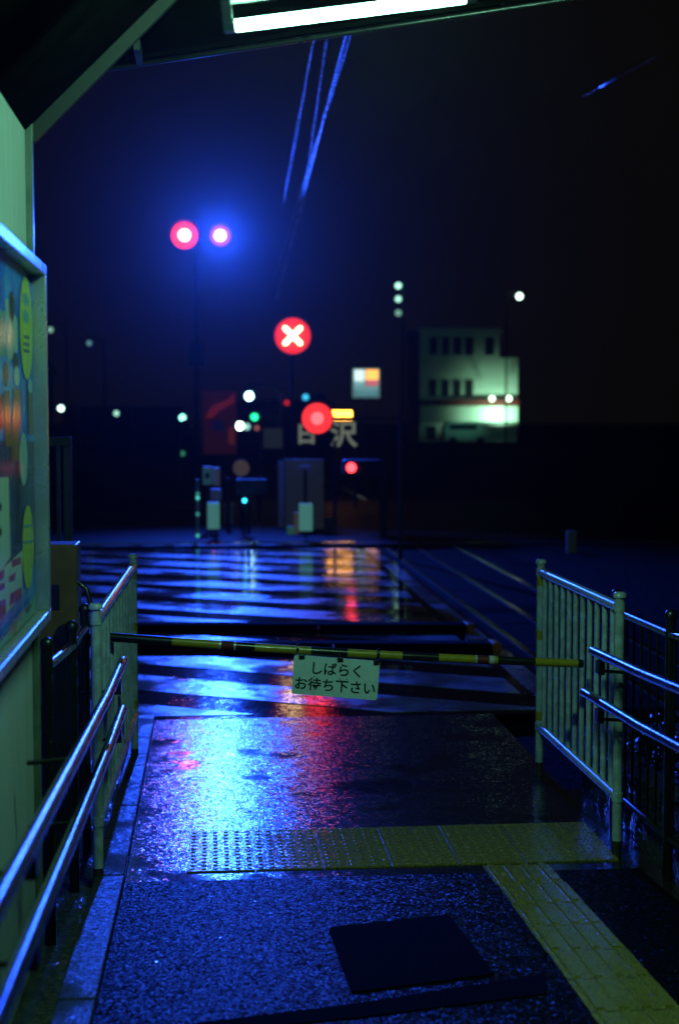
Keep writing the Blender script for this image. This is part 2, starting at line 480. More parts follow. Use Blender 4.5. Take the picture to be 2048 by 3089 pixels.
slab(rr(rg(1059, 2998), rg(1493, 2942), rg(1354, 2762), rg(989, 2800)), .006, 'door_mat', M['matt'],
     'dark rectangular mat lying on the wet ramp left of the ribbed strip', 'mat')
slab([rg(560, 3125), rg(560, 3092), rg(1060, 3030), rg(1640, 2940), rg(1650, 3000), rg(1100, 3070)], .004, 'dark_strip', M['matt'],
     'plain dark strip running across the ramp at the bottom edge', 'drain')  # plain dark strip laid flat across the ramp

# ================================================================== STATION BUILDING (left)
WX = -.645
corner = atX(104, 600, -.62); YC = corner.y
bd = thing('station_building', 'pale painted station wall with a dark pitched eave at the left edge', 'building', (-1.2, YC-2, 0))
mb = MB()
ZW = 3.02
x_prev = None
for k in range(5):          # wall panels with shadow joints
    a, b = YC-.03-1.2*(k+1)+.004, YC-.03-1.2*k
    build(MB().box((WX-.12, a, -.1), (WX, b, ZW)), 'wall_panel', M['wall'], bd, bevel=.003)
build(MB().box((-3.2, YC-.14, -.1), (WX-.122, YC-.03, ZW)), 'wall', M['wall'], bd)
build(MB().box((WX-.13, YC-.028, -.1), (-.62, YC, ZW+.02)), 'corner_post', M['trim'], bd, bevel=.002)
build(MB().box((WX-.1, YC-6.1, ZW+.002), (-.615, YC-.03, ZW+.10)), 'wall_plate', M['trim'], bd, bevel=.004)
# pitched eave: soffit rising to the right and a barge board at the gable end
p0 = atY(104, 412, YC); p1 = atY(540, -20, YC)
d = (p1-p0).normalized(); p2 = p0 + d*1.6; pb = p0 - d*.5
n_up = Vector((-d.z, 0, d.x))
back = Vector((0, -5.5, 0))
q = MB(); off = n_up*.03
vs = [pb+off, p2+off, p2+off+back, pb+off+back]; vs += [v+n_up*.05 for v in vs]
q.add(vs, [(3,2,1,0),(4,5,6,7),(0,1,5,4),(1,2,6,5),(2,3,7,6),(3,0,4,7)])
q.v = [v+Vector((0,-.02,0)) for v in q.v]
build(q, 'soffit', M['soffit'], bd)
q = MB(); f = [p0-Vector((0,0,.02)), p2, p2+n_up*.05, p0+n_up*.05]
vs = f + [v+Vector((0,.03,0)) for v in f]
q.add(vs, [(0,1,2,3),(7,6,5,4),(1,0,4,5),(2,1,5,6),(3,2,6,7),(0,3,7,4)])
build(q, 'barge_board', M['fascia'], bd)
# rafters under the soffit
for k in range(1, 5):
    y = YC-.95*k; a = p0+Vector((0, y-YC, 0)); b = p2+Vector((0, y-YC, 0))
    build(MB().bar(a+n_up*.0, b+n_up*.0, .05, .055, up=n_up), 'rafter', M['soffit'], bd)

# far canopy edge seen under the sky, carrying the tube lamp
ca = at(300, 212, 5.75); cb = at(1024, 102, 5.5); dd = (cb-ca); cend = ca + dd*2.4; cst = ca - dd*.28
cp = thing('canopy_roof', 'dark sloping platform canopy whose front gutter edge crosses the top of the picture', 'canopy', cst)
build(MB().tube([cst, cend], .011, 10), 'gutter_edge', M['black'], cp)
q = MB(); u = Vector((0, 0, 1))
vs = [cst+u*.012, cend+u*.012, cend+u*.10, cst+u*.10]; vs = vs + [v+Vector((0,-.03,0)) for v in vs]
q.add(vs, [(0,1,2,3),(7,6,5,4),(1,0,4,5),(2,1,5,6),(3,2,6,7),(0,3,7,4)])
build(q, 'fascia_board', M['soffit'], cp)
q = MB(); bk = Vector((0, -5.6, .25))
vs = [cst+u*.03+Vector((0,-.031,0)), cend+u*.03+Vector((0,-.031,0))]; vs += [vs[1]+bk, vs[0]+bk]; vs += [v+u*.06 for v in vs]
q.add(vs, [(3,2,1,0),(4,5,6,7),(0,1,5,4),(1,2,6,5),(2,3,7,6),(3,0,4,7)])
build(q, 'roof_deck', M['soffit'], cp)
br = at(385, 175, 5.7)
build(MB().bar(br, br+Vector((.16,-.1,.10)), .03, .03), 'bracket', M['pole'], cp)
build(MB().bar(br+Vector((.05,0,-.01)), br+Vector((.05,-.25,-.01)), .025, .04), 'bracket', M['pole'], cp)

# tube lamp
ta = at(712, 78, 4.0); tb = at(1400, -8, 4.0)
M['tube'] = emit('lit_fluorescent_tube', (.33, 1, .62), TUBE_E)
M['fix'] = mat('grimy_fixture_paint', (.05,.055,.05), .5)
tl = thing('tube_lamp', 'lit bare fluorescent tube lamp hanging under the canopy at the top', 'lamp', (ta+tb)/2)
build(MB().tube([ta, tb], .0155, 14), 'tube', M['tube'], tl)
dt = (tb-ta).normalized(); tu = dt.cross(Vector((0,1,0))).normalized(); tu = tu if tu.z > 0 else -tu
for p, s in ((ta, -1), (tb, 1)):
    build(MB().tube([p+dt*s*.001, p+dt*s*.03], .017, 14), 'end_cap', M['alu'], tl)
    build(MB().bar(p+dt*s*.02-tu*.012, p+dt*s*.02+tu*.075, .03, .028, up=dt), 'lamp_holder', M['white'], tl)
build(MB().bar(ta-dt*.035+tu*.075+Vector((0,.0,0)), tb+dt*.035+tu*.075, .03, .02), 'fixture_body', M['fix'], tl, bevel=.004)
for s in (.25, .75):
    p = ta.lerp(tb, s)+tu*.09; build(MB().tube([p, p+Vector((0,0,.42))], .006, 8), 'hanger', M['pole'], tl)

# ================================================================== POSTER CASE
FX, PX = -.57, -.612
pr = atX(146, 805, FX); pbm = atX(152, 1872, FX)
yR = (pr.y+pbm.y)/2; zT, zB = pr.z, pbm.z; yL = 1.7
pc = thing('poster_case', 'aluminium poster case with a blue travel poster on the station wall', 'poster case', (-.6, (yR+yL)/2, zB))
th = .036
build(MB().box((WX+.001, yL, zT-th), (FX, yR, zT)), 'frame_bar', M['alu'], pc, bevel=.003)
build(MB().box((WX+.001, yL, zB), (FX, yR, zB+th)), 'frame_bar', M['alu'], pc, bevel=.003)
build(MB().box((WX+.001, yR-th, zB+th+.001), (FX, yR, zT-th-.001)), 'frame_bar', M['alu'], pc, bevel=.003)
build(MB().box((WX+.001, yL, zB+th+.001), (FX, yL+th, zT-th-.001)), 'frame_bar', M['alu'], pc, bevel=.003)
y0, y1, z0, z1 = yL+th+.002, yR-th-.002, zB+th+.003, zT-th-.003
mp, pnt, pp = newmat('blue_poster_print'); v = coords(pnt)
n1 = noise(pnt, v, 4, 4); rmp = pnt.nodes.new('ShaderNodeValToRGB'); e = rmp.color_ramp.elements
e[0].position = .35; e[0].color = (.02, .1, .6, 1); e[1].position = .68; e[1].color = (.1, .4, .8, 1)
x_ = e.new(.5); x_.color = (.03, .18, .9, 1)
pnt.links.new(n1, rmp.inputs[0]); pnt.links.new(rmp.outputs[0], pp.inputs['Base Color']); pp.inputs['Roughness'].default_value = .13; pp.inputs['Specular IOR Level'].default_value = .55
build(MB().box((WX+.002, y0, z0), (PX-.006, y1, z1)), 'backing', mp, pc)
# flat print on the poster
def flat(name, c): m, nt, p = newmat(name); p.inputs['Base Color'].default_value = (*c, 1); p.inputs['Roughness'].default_value = .13; p.inputs['Specular IOR Level'].default_value = .55; return m
mats = [flat('print_lime', (.5, .6, .05)), flat('print_white', (.5, .62, .55)), flat('print_red', (.4, .03, .05)), flat('print_brown', (.28, .13, .05)),
        flat('print_dark', (.03, .03, .05)), flat('print_navy', (.05, .07, .2)), flat('print_teal', (.12, .35, .38)), flat('print_pale', (.35, .5, .55))]
def ripple(m):   # faint vertical waves of the laminated sheet
    nt = m.node_tree; p = nt.nodes['Principled BSDF']
    q = nt.nodes.new('ShaderNodeVectorMath'); q.operation = 'MULTIPLY'; q.inputs[1].default_value = (1, 1, .04)
    nt.links.new(coords(nt), q.inputs[0]); nt.links.new(bump(nt, noise(nt, q.outputs[0], 26, 3), .0045), p.inputs['Normal'])
ripple(mp)
for m_q in mats: ripple(m_q)
lay = [0]
def P2(x, y):
    q = atX(x, y, PX); q.y = min(max(q.y, y0+.002), y1-.002); q.z = min(max(q.z, z0+.002), z1-.002); return q
def prnt(kind, mi, *a, name='print'):
    lay[0] += 1; off = Vector((-.005 + lay[0]*.00012, 0, 0)); mb = MB()
    if kind == 'oval':
        x, y, rx, ry = a; c = P2(x, y); ry_ = abs(P2(x+rx, y).y-P2(x-rx, y).y)/2; rz_ = abs(P2(x, y-ry).z-P2(x, y+ry).z)/2
        pts = []
        for k in range(32):
            t = 2*math.pi*k/32; yy = min(max(c.y+ry_*math.cos(t), y0+.002), y1-.002)
            zz = min(max(c.z+rz_*math.sin(t), z0+.002), z1-.002); pts.append(Vector((PX, yy, zz))+off)
        mb.poly(pts)
    else:
        mb.poly([P2(*q)+off for q in a][::1])
    return build(mb, name, mats[mi], pc)
prnt('poly', 5, (0, 1330), (110, 1330), (113, 1700), (0, 1760))
prnt('poly', 6, (0, 930), (60, 960), (60, 1060), (0, 1080))
prnt('poly', 7, (20, 900), (38, 905), (46, 1080), (30, 1090))
prnt('oval', 4, 42, 925, 9, 45); prnt('oval', 7, 52, 1010, 8, 60)
prnt('oval', 4, 53, 1090, 8, 26); prnt('oval', 7, 56, 1135, 9, 30); prnt('oval', 3, 24, 1128, 7, 40)
prnt('poly', 3, (17, 1180), (33, 1175), (42, 1345), (22, 1350)); prnt('poly', 3, (46, 1170), (68, 1175), (64, 1390), (40, 1395))
prnt('poly', 3, (90, 1180), (102, 1175), (106, 1310), (92, 1310)); prnt('oval', 7, 96, 1165, 6, 22)
prnt('poly', 2, (0, 1190), (14, 1190), (16, 1290), (0, 1300))
prnt('oval', 7, 76, 1385, 12, 80); prnt('poly', 4, (55, 1390), (62, 1390), (64, 1640), (56, 1640))
prnt('oval', 0, 84, 990, 19, 155); prnt('oval', 0, 89, 1650, 17, 127)
for y in (905, 955): prnt('oval', 6, 82, y, 10, 20)
for y in (1010, 1032, 1052): prnt('poly', 5, (75, y), (92, y+4), (91, y+14), (76, y+9))
prnt('poly', 6, (73, 1632), (105, 1628), (105, 1636), (73, 1641)); prnt('poly', 6, (73, 1585), (103, 1580), (103, 1586), (73, 1592))
prnt('poly', 1, (0, 1440), (30, 1440), (36, 1680), (0, 1730))
for y in (1530, 1605): prnt('oval', 4, 4, y, 5, 13)
prnt('poly', 1, (0, 1725), (70, 1660), (70, 1790), (0, 1880))
for a in (((0,1725),(16,1715),(16,1745),(0,1755)), ((0,1765),(18,1755),(18,1775),(0,1785)), ((38,1690),(66,1678),(66,1700),(38,1712)),
          ((28,1740),(50,1725),(48,1750),(30,1758)), ((34,1790),(68,1770),(68,1800),(30,1830)), ((0,1815),(20,1803),(22,1850),(0,1875)), ((0,1890),(10,1860),(18,1862),(0,1900))):
    prnt('poly', 2, *a)
prnt('poly', 6, (0, 1925), (112, 1790), (112, 1840), (0, 1985)); prnt('poly', 5, (0, 1925), (66, 1850), (66, 1862), (0, 1940))
prnt('oval', 3, 44, 1895, 12, 14); prnt('oval', 5, 88, 1835, 10, 12)
# ================================================================== HANDRAILS
def bracketed_rail(lab, X, yend, ystart, hs, wallside, extra_y):
    h = thing('handrail', lab, 'handrail', (X, yend, 0))
    for z, ye in hs:
        pts = [Vector((X, y, ramp_z(y)+z)) for y in (ystart, 0.5, 2, 4, 5.5, ye)]
        tb_ = build(MB().tube(pts, .021, 18), 'rail', M['steel'], h)
        build(MB().dome((X, ye, ramp_z(ye)+z), .021, 18, 4, (0, 1, 0), .5), 'end_cap', M['steel'], h)
        for y in extra_y:
            p = Vector((X, y, ramp_z(y)+z))
            build(MB().tube([p-Vector((0,0,.02)), p-Vector((0,0,.07)), p+Vector((wallside, 0, -.085))], .008, 8), 'bracket', M['black'], h)
            build(MB().cbox(p+Vector((0, 0, -.055)), (.03, .06, .06)), 'bracket', M['black'], h, bevel=.004)
    return h
bracketed_rail('twin wet steel handrail along the left side of the ramp beside the station wall', -.41, 6.55, -1.5,
               ((.87, 6.5), (.66, 6.42)), -.19, (6.15, 4.6, 3.2, 1.9))
bracketed_rail('twin wet blue glinting steel handrail along the right side of the ramp', 1.70, 6.2, -1.5,
               ((.93, 6.22), (.715, 6.36)), .19, (6.1, 4.8, 3.3))

# ================================================================== WHITE FENCES
def white_fence(lab, X0_, Y0_, X1_, Y1_, mid=False):
    t = thing('white_fence', lab, 'fence', (X0_, Y0_, 0))
    A = Vector((X0_, Y0_, 0)); B = Vector((X1_, Y1_, 0)); u = (B-A).normalized(); L = (B-A).length
    for k, p in enumerate((A, B)):
        build(MB().tube([p+Vector((0,0,.07)), p+Vector((0,0,1.175))], .022, 16), 'post', M['white'], t)
        build(MB().tube([p+Vector((0,0,-.02)), p+Vector((0,0,.0699))], .0225, 16), 'post_foot', M['rusty'], t)
        build(MB().tube([p+Vector((0,0,1.176)), p+Vector((0,0,1.19)), p+Vector((0,0,1.2))], [.03, .03, .02], 16), 'post_cap', M['white'], t)
        for z in (1.08, .78, .33):
            if k == 1: build(MB().tube([p+Vector((0,0,z-.025)), p+Vector((0,0,z+.025))], .0232, 16), 'band', M['gateyel'], t)
        for z in (1.13, .27):
            build(MB().tube([p+Vector((0,0,z-.02)), p+Vector((0,0,z+.02))], .026, 16), 'clamp', M['white'], t)
    for z in (1.13, .27):
        build(MB().tube([A+u*.025+Vector((0,0,z)), B-u*.025+Vector((0,0,z))], .024, 16), 'rail', M['white'], t)
    first = None; n = 11
    for k in range(n):
        p = A + u*(L*(k+.8)/(n+.6))
        if first is None: first = build(MB().tube([p+Vector((0,0,.292)), p+Vector((0,0,1.108))], .0135, 10, False), 'picket', M['white'], t)
        else: rep(first, p+Vector((0,0,.70)), t)
    return t
aL = at(290, 1800, 6.0); bL = at(405, 1660, 8.2)
white_fence('white tubular fence panel on the left where the ramp meets the crossing', -.49, 6.0, -.455, 8.2)
aR = gnd(1876, 2580); bR = at(1628, 1690, 7.86)
white_fence('white tubular fence panel on the right with yellow bands on its far post', 1.81, aR.y, 1.80, bR.y-.02)

# ================================================================== BLACK FENCES
def black_fence(lab, posts, z_top, pk):
    t = thing('black_fence', lab, 'fence', (*posts[0], 0))
    for (x, y) in posts:
        zt = ramp_z(y)+z_top
        build(MB().tube([(x, y, -.05), (x, y, zt)], .021, 14), 'post', M['black'], t)
        build(MB().tube([(x, y, zt), (x, y, zt+.012)], .027, 14).dome((x, y, zt+.012), .027, 14, 4), 'post_cap', M['black'], t)
    for (a, b) in zip(posts[:-1], posts[1:]):
        a = Vector((*a, ramp_z(a[1]))); b = Vector((*b, ramp_z(b[1]))); u = (b-a).normalized()
        for z in (z_top-.07, ):
            build(MB().tube([a+u*.02+Vector((0,0,z)), b-u*.02+Vector((0,0,z))], .02, 14), 'top_rail', M['steel'], t)
        build(MB().tube([a+u*.02+Vector((0,0,.17)), b-u*.02+Vector((0,0,.17))], .016, 10), 'bottom_rail', M['black'], t)
        n = max(2, int((b-a).length/pk)); f0 = None
        for k in range(n):
            p = a.lerp(b, (k+.5)/n); q = MB().tube([p+Vector((0,0,.185)), p+Vector((0,0,z_top-.088))], .007, 8, False)
            build(q, 'picket', M['black'], t)
    return t
black_fence('black round post fence with a steel top rail between the station wall and white fence', [(-.61, YC+.12), (-.59, 6.0), (-.585, 6.55)], 1.09, .1)
black_fence('black fence with a steel top rail behind the right handrail', [(1.93, 6.65), (1.935, 5.85), (1.94, 4.4), (1.94, 2.9), (1.94, 1.4)], 1.12, .11)

# ================================================================== BARRIER
bx = at(193, 1770, 6.75)
bm = thing('barrier_machine', 'dull yellow barrier machine cabinet standing behind the left handrail', 'barrier machine', (bx.x, bx.y, 0))
bw = .068
build(MB().box((bx.x-.105, bx.y-.09, .62), (bx.x+.072, bx.y+.12, 1.385)), 'cabinet', M['boxyel'], bm, bevel=.008)
build(MB().box((bx.x-.06, bx.y-.05, -.01), (bx.x+.04, bx.y+.07, .619)), 'pedestal', M['black'], bm, bevel=.005)
build(MB().box((bx.x-.1, bx.y-.097, 1.08), (bx.x-.01, bx.y-.0905, 1.2)), 'access_plate', M['black'], bm, bevel=.003)
build(MB().tube([(bx.x+.072, bx.y-.03, 1.2), (bx.x+.11, bx.y-.04, 1.17), (bx.x+.13, bx.y-.05, 1.1)], .012, 8), 'latch', M['black'], bm)
build(MB().tube([(bx.x+.02, bx.y-.14, .965), (bx.x+.02, bx.y-.0905, .965)], .05, 18), 'hub', M['black'], bm)

A = at(322, 1921, 6.62); B = at(1757, 2010, 6.72)
ar = thing('lowered_barrier', 'yellow and black striped barrier arm lowered across the foot of the ramp', 'barrier arm', A)
dirA = (B-A); LA = dirA.length; dirA.normalize()
def sx(x):  # parameter along the arm for a sight column
    lo, hi = 0, LA
    for _ in range(40):
        mid = (lo+hi)/2; p = A+dirA*mid-CAM; u = p.dot(RT)/p.dot(F)*FPX+1024
        if u < x: lo = mid
        else: hi = mid
    return (lo+hi)/2
segs = [(322, 'black'), (520, 'gateyel'), (662, 'silver'), (668, 'redst'), (706, 'silver'), (712, 'black'), (769, 'gateyel'), (938, 'black'),
        (1048, 'gateyel'), (1213, 'black'), (1322, 'gateyel'), (1432, 'silver'), (1438, 'redst'), (1474, 'silver'), (1490, 'gateyel'), (1500, 'black'), (1613, 'gateyel'), (1741, 'black'), (1759, None)]
for (x, m), (x2, _) in zip(segs[:-1], segs[1:]):
    a, b = sx(x), sx(x2)
    if x2 == 1759: b = LA
    # the arm hangs in a shallow curve
    def sag(t): return Vector((0, 0, -.012*math.sin(math.pi*t/LA)+.012*(t/LA)))
    r0, r1 = .0215-.002*a/LA, .0215-.002*b/LA
    if m == 'silver': r0 += .0012; r1 += .0012
    pts = [A+dirA*t+sag(t) for t in (a, (a+b)/2, b)]
    build(MB().tube(pts, [r0, (r0+r1)/2, r1], 20), 'band' if m != 'black' else 'dark_band', M[m], ar)
for x in (898, 1140):
    t = sx(x); p = A+dirA*t
    build(MB().tube([p-dirA*.006, p+dirA*.006], .0245, 18), 'strap', M['black'], ar)
build(MB().bar(A+Vector((-.22, 0, .0)), A+Vector((.02,0,0)), .02, .034), 'arm_bracket', M['black'], ar)

# hanging sign
TL, TR, BR_, BL = at(892, 1976, 6.66), at(1146, 1996, 6.66), at(1137, 2111, 6.66), at(875, 2091, 6.66)
cen = (TL+TR+BR_+BL)/4; rx = ((TR-TL)+(BR_-BL)).normalized(); ux = ((TL-BL)+(TR-BR_)).normalized(); ux = (ux-rx*ux.dot(rx)).normalized(); nx = rx.cross(ux)
W_, H_ = .402, .184
sg = thing('hanging_sign', 'small white sign with black Japanese lettering hanging from the barrier arm', 'sign', cen-ux*H_/2)
q = MB(); pts2 = []
r = .012
for (sx_, sy_, a0) in ((1,1,0), (-1,1,90), (-1,-1,180), (1,-1,270)):
    for k in range(5):
        t = R(a0+k*22.5); pts2.append(((W_/2-r)*sx_+r*math.cos(t), (H_/2-r)*sy_+r*math.sin(t)))
f_ = [cen+rx*a+ux*b+nx*.002 for a, b in pts2]; b_ = [cen+rx*a+ux*b-nx*.002 for a, b in pts2]; n = len(f_)
q.add(f_+b_, [list(range(n)), list(range(n, 2*n))[::-1]]+[((i+1) % n, i, i+n, (i+1) % n+n) for i in range(n)])
build(q, 'plate', M['sign'], sg)
textmesh('しばらく', .064, cen+rx*.003+ux*.032+nx*.0026, rx, ux, .0013, 0, 'lettering', M['ink'], sg)
textmesh('お待ち下さい', .064, cen+rx*.0-ux*.044+nx*.0026, rx, ux, .0013, 0, 'lettering', M['ink'], sg)
for a in (-.165, .015, .185):
    p = cen+rx*a+ux*(H_/2-.008)
    build(MB().cbox(p+nx*.004, (.028, .008, .022)), 'clip', M['black'], sg, bevel=.002)
    build(MB().tube([p+nx*.002, p+ux*.05], .0025, 6), 'hook', M['black'], sg)
for a, b in ((-.1, -.004), (.02, -.006), (.05, -.006)): build(MB().disc(cen+rx*a+ux*b+nx*.0028, .003, nx, 10), 'rivet', M['rusty'], sg)

# long black rubber bars lying across the crossing, orange reflectors on their right ends
for (x0, x1, y, lab) in ((300, 1400, 1903, 'farther long black rubber bar with an orange end lying across the crosswalk'),
                         (300, 1476, 1962, 'nearer long black rubber bar with an orange end lying across the crosswalk')):
    a = gnd(x0, y); b = gnd(x1, y); u = (b-a).normalized(); s_ = Vector((-u.y, u.x, 0))
    t = thing('rubber_bar', lab, 'rubber bar', a, 'black rubber bars across the crosswalk')
    L = (b-a).length; nseg = 5
    for k in range(nseg):
        p = a+u*(L*k/nseg+.004); q_ = a+u*(L*(k+1)/nseg-.004); mb = MB()
        prof = [(-.17, 0), (-.13, .055), (-.08, .075), (.08, .075), (.13, .055), (.17, 0)]
        v0 = [p+s_*c+Vector((0,0,z)) for c, z in prof]; v1 = [q_+s_*c+Vector((0,0,z)) for c, z in prof]; n = len(prof)
        mb.add(v0+v1, [(i, i+1, i+1+n, i+n) for i in range(n-1)]+[list(range(n))[::-1], [i+n for i in range(n)]])
        build(mb, 'rubber_block', M['matt'], t)
    build(MB().box((b.x+.005, b.y-.12, 0), (b.x+.08, b.y+.12, .08)), 'end_reflector', M['orange'], t, bevel=.01)

# ================================================================== TRACK
tk = thing('railway_track', 'wet railway rails on dark sleepers running away to the right of the crossing', 'railway track', (3.1, 12, 0))
def rail(x, top, ya, yb, name='rail'):
    prof = [(-.06, 0), (-.06, .015), (-.01, .03), (-.01, .09), (-.033, .1), (-.033, .13), (.033, .13), (.033, .1), (.01, .09), (.01, .03), (.06, .015), (.06, 0)]
    q = MB(); n = len(prof); vs = [(x+a, ya, top-.13+z) for a, z in prof]+[(x+a, yb, top-.13+z) for a, z in prof]
    fs = [(i, (i+1) % n, (i+1) % n+n, i+n) for i in range(n)]
    q.add(vs, fs); o = build(q, name, M['rusty'], tk)
    q = MB().box((x-.031, ya, top+.0002), (x+.031, yb, top+.003)); build(q, 'rail_head', M['rail_steel'], tk)
rail(2.65, .012, -4, 120); rail(3.72, .012, -4, 120); rail(3.13, .01, 2, 40, 'guard_rail')
f0 = None
for k in range(60):
    y = 9.1 - .6*k if k < 16 else 22.6+.6*(k-16)
    if f0 is None: f0 = build(MB().box((2.25, y-.11, -.19), (4.15, y+.11, -.119+.0)), 'sleeper', M['wood'], tk)
    else: rep(f0, (3.2, y, -.1545), tk)
struct(build(MB().box((2.52, YR, -.05), (12, 21.895, .0015)), 'track_bed', M['soil']))
pf = None
for xa, xb in ((2.535, 2.6), (2.7, 3.06), (3.2, 3.67), (3.77, 4.3)):
    for k in range(9):
        y = YR+.7+1.35*k
        build(MB().box((xa, y-.66, 0), (xb, y+.66, .008)), 'crossing_panel', M['matt'], tk, bevel=.004)
# overhead wires, lit by the blue lamp
def wire(pts, r, lab, grp='overhead wires above the track'):
    return tag(build(MB().tube(pts, r, 6), 'overhead_wire', M['cable'], None), lab, 'wire', grp)
def wpt(x, y, Z): return gnd(x, y, Z)
ZWi = 6.2
for (xa, ya_, xb, yb_, r, lab) in ((1045, 100, 935, 520, .007, 'brightest thick overhead wire running away above the track'),
                              (1060, 100, 953, 440, .004, 'dashed overhead wire just right of the brightest one'),
                              (950, 100, 915, 290, .004, 'thin faint overhead wire left of the brightest one'),
                              (988, 100, 955, 330, .003, 'faintest short overhead wire between the two others')):
    a = wpt(xa, ya_, ZWi); b = wpt(xb, yb_, ZWi); u = (b-a)
    wire([a-u*1.2, a, a+u*.5, b, b+u*3], r, lab)
a = at(1812, 262, 17); b = at(1852, 240, 16.6)
tag(build(MB().tube([a-(b-a)*1.5, a-(b-a)*.2, a, b, b+(b-a)*.3, b+(b-a)*3], [.0015, .0015, .022, .022, .0015, .0015], 8), 'insulated_wire', M['cable']), 'short insulated wire piece catching blue light at the upper right', 'wire')

# ================================================================== LAMPS ACROSS THE ROAD
toC = lambda p: (CAM-p).normalized()
def lamp_head(t, p, r_ring, r_core, mring, mcore, hood=True, nm='lamp_head'):
    n = toC(p); n.z = 0; n.normalize()
    hs = build(MB().tube([p-n*.16, p-n*.02], [r_ring*.8, r_ring*1.08], 24), nm, M['housing'], t)
    build(MB().dome(p-n*.018, r_ring, 24, 5, n, .12), 'lens', mring, t)  # halo around the lamp, painted as an emissive disc
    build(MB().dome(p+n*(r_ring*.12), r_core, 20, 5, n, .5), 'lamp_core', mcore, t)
    if hood:
        q = MB(); m = 14; a = n.cross(Vector((0,0,1))); vs = []
        for k in range(m+1):
            tt = math.pi*k/m; d_ = a*math.cos(tt)+Vector((0,0,1))*math.sin(tt)
            vs += [p+d_*r_ring*1.1, p+d_*r_ring*1.1+n*(.1+.25*r_ring*math.sin(tt))]
        q.add(vs, [(2*k, 2*k+1, 2*k+3, 2*k+2) for k in range(m)], True)
        build(q, 'hood', M['housing'], t)
def pole(t, p, top, r=.05, base=.09, name='pole'):
    build(MB().tube([(p.x, p.y, base-.02), (p.x, p.y, top)], [r, r*.8], 12), name, M['pole'], t)
RING = emit('red_halo_glow', (1, .022, .016), 3.2); PINK = emit('magenta_halo_glow', (.9, .14, .6), .75)  # red and magenta lamp halos painted as emissive surfaces
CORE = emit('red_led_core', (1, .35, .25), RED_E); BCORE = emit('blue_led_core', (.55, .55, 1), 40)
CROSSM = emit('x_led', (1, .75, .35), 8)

pA = at(557, 710, 30); pB = at(665, 711, 30); pp_ = at(592, 800, 30.3)
t = thing('warning_lamp_post', 'tall post with a glowing red lamp and a dazzling blue white lamp', 'signal', (pp_.x, pp_.y, .09))
pole(t, pp_, pA.z+.35, .06)
build(MB().bar(Vector((pA.x, pp_.y, pA.z)), Vector((pB.x, pp_.y, pB.z)), .06, .06), 'cross_arm', M['pole'], t)
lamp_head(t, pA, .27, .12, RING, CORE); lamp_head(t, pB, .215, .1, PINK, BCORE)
build(MB().cbox(pp_-Vector((0, .08, 1.9)), (.35, .2, .5)), 'control_box', M['pole'], t)

pX = at(883, 1013, 27)
t = thing('cross_signal', 'railway signal showing a lit white cross in a painted red halo disc on a post', 'signal', (pX.x, pX.y+.15, .09))
pole(t, Vector((pX.x, pX.y+.2, 0)), pX.z+.3, .05)
RD = emit('red_halo_face', (1, .028, .03), 1.0)
n = toC(pX); n.z = 0; n.normalize(); side = Vector((0,0,1)).cross(n).normalized()
build(MB().tube([pX-n*.14, pX-n*.012], .35, 32), 'housing', M['housing'], t)
build(MB().dome(pX-n*.011, .34, 32, 4, n, .06), 'halo_disc', RD, t)  # red bloom round the cross, painted as a glowing disc
for s in (1, -1):
    d_ = (side+Vector((0,0,1))*s).normalized(); q = MB()
    q.tube([pX+n*.04-d_*.2, pX+n*.04+d_*.2], .042, 12)
    for e_ in (1, -1): q.sphere(pX+n*.04+d_*.2*e_, .042)
    build(q, 'lit_bar', CROSSM, t)

pR = at(957, 1262, 19.6)
t = thing('red_warning_lamp', 'red warning lamp with a painted glowing halo in front of the black shop sign', 'signal', (2.62, pR.y+.15, .0))
build(MB().tube([(2.62, pR.y+.15, -.02), (2.62, pR.y+.15, pR.z+.1)], .03, 12), 'pole', M['pole'], t)
build(MB().tube([(2.62, pR.y+.15, pR.z), (pR.x, pR.y+.15, pR.z)], .022, 10), 'cantilever_arm', M['pole'], t)
lamp_head(t, pR, .212, .088, emit('red_big_halo', (1, .035, .037), 1.2), emit('pink_core', (1, .055, .06), 4.5))  # wide red halo painted as an emissive dome around the core

def dotlamp(x, y, d, r, c, e, lab, name='street_lamp', cat='street lamp', ground=None, grp=None):
    p = at(x, y, d); t = thing(name, lab, cat, (p.x, p.y, -.09), grp)
    build(MB().sphere(p, r), 'lamp_bulb', emit('bulb_'+name, c, e), t)
    if cat == 'street lamp':
        sgn = 1 if x < 1024 else -1
        q = MB().tube([(p.x+sgn*1.0, p.y, -.09), (p.x+sgn*1.0, p.y, p.z+.1), (p.x+sgn*.75, p.y, p.z+.3), (p.x, p.y, p.z+.25+r)], [.09, .06, .05, .05], 8)
        build(q, 'lamp_post', M['pole'], t)
        build(MB().cbox(p+Vector((0,0,r+.06)), (.5, .24, .1)), 'lamp_hood', M['housing'], t, bevel=.02)
    return t
WG = (.45, 1, .75)
G = 'street lamps far beyond the crossing'
dotlamp(752, 1195, 44, .13, (.45, 1, .95), 12, 'brightest white green street lamp above the left red shop sign', grp=G)
dotlamp(551, 1260, 75, .16, (.25, 1, .75), 4.5, 'mint green street lamp just right of the tall lamp post foot', grp=G)
dotlamp(185, 1232, 80, .16, (.6, 1, .85), 5, 'bright pale street lamp next to the poster case', grp=G)
dotlamp(352, 1247, 90, .16, WG, 1.2, 'dim green street lamp halfway between poster case and lamp post', grp=G)
dotlamp(153, 995, 90, .17, WG, .5, 'very dim street lamp touching the poster frame high up', grp=G)
dotlamp(270, 1035, 95, .16, (.3, .8, .9), .35, 'faintest high street lamp left of the blue glow', grp=G)
dotlamp(1566, 894, 110, .24, (.7, 1, .8), 5, 'bright lone street lamp high above the white building', grp=G)
dotlamp(551, 1368, 80, .14, (.1, .8, .4), .3, 'faint low green lamp below the mint green one', grp=G)
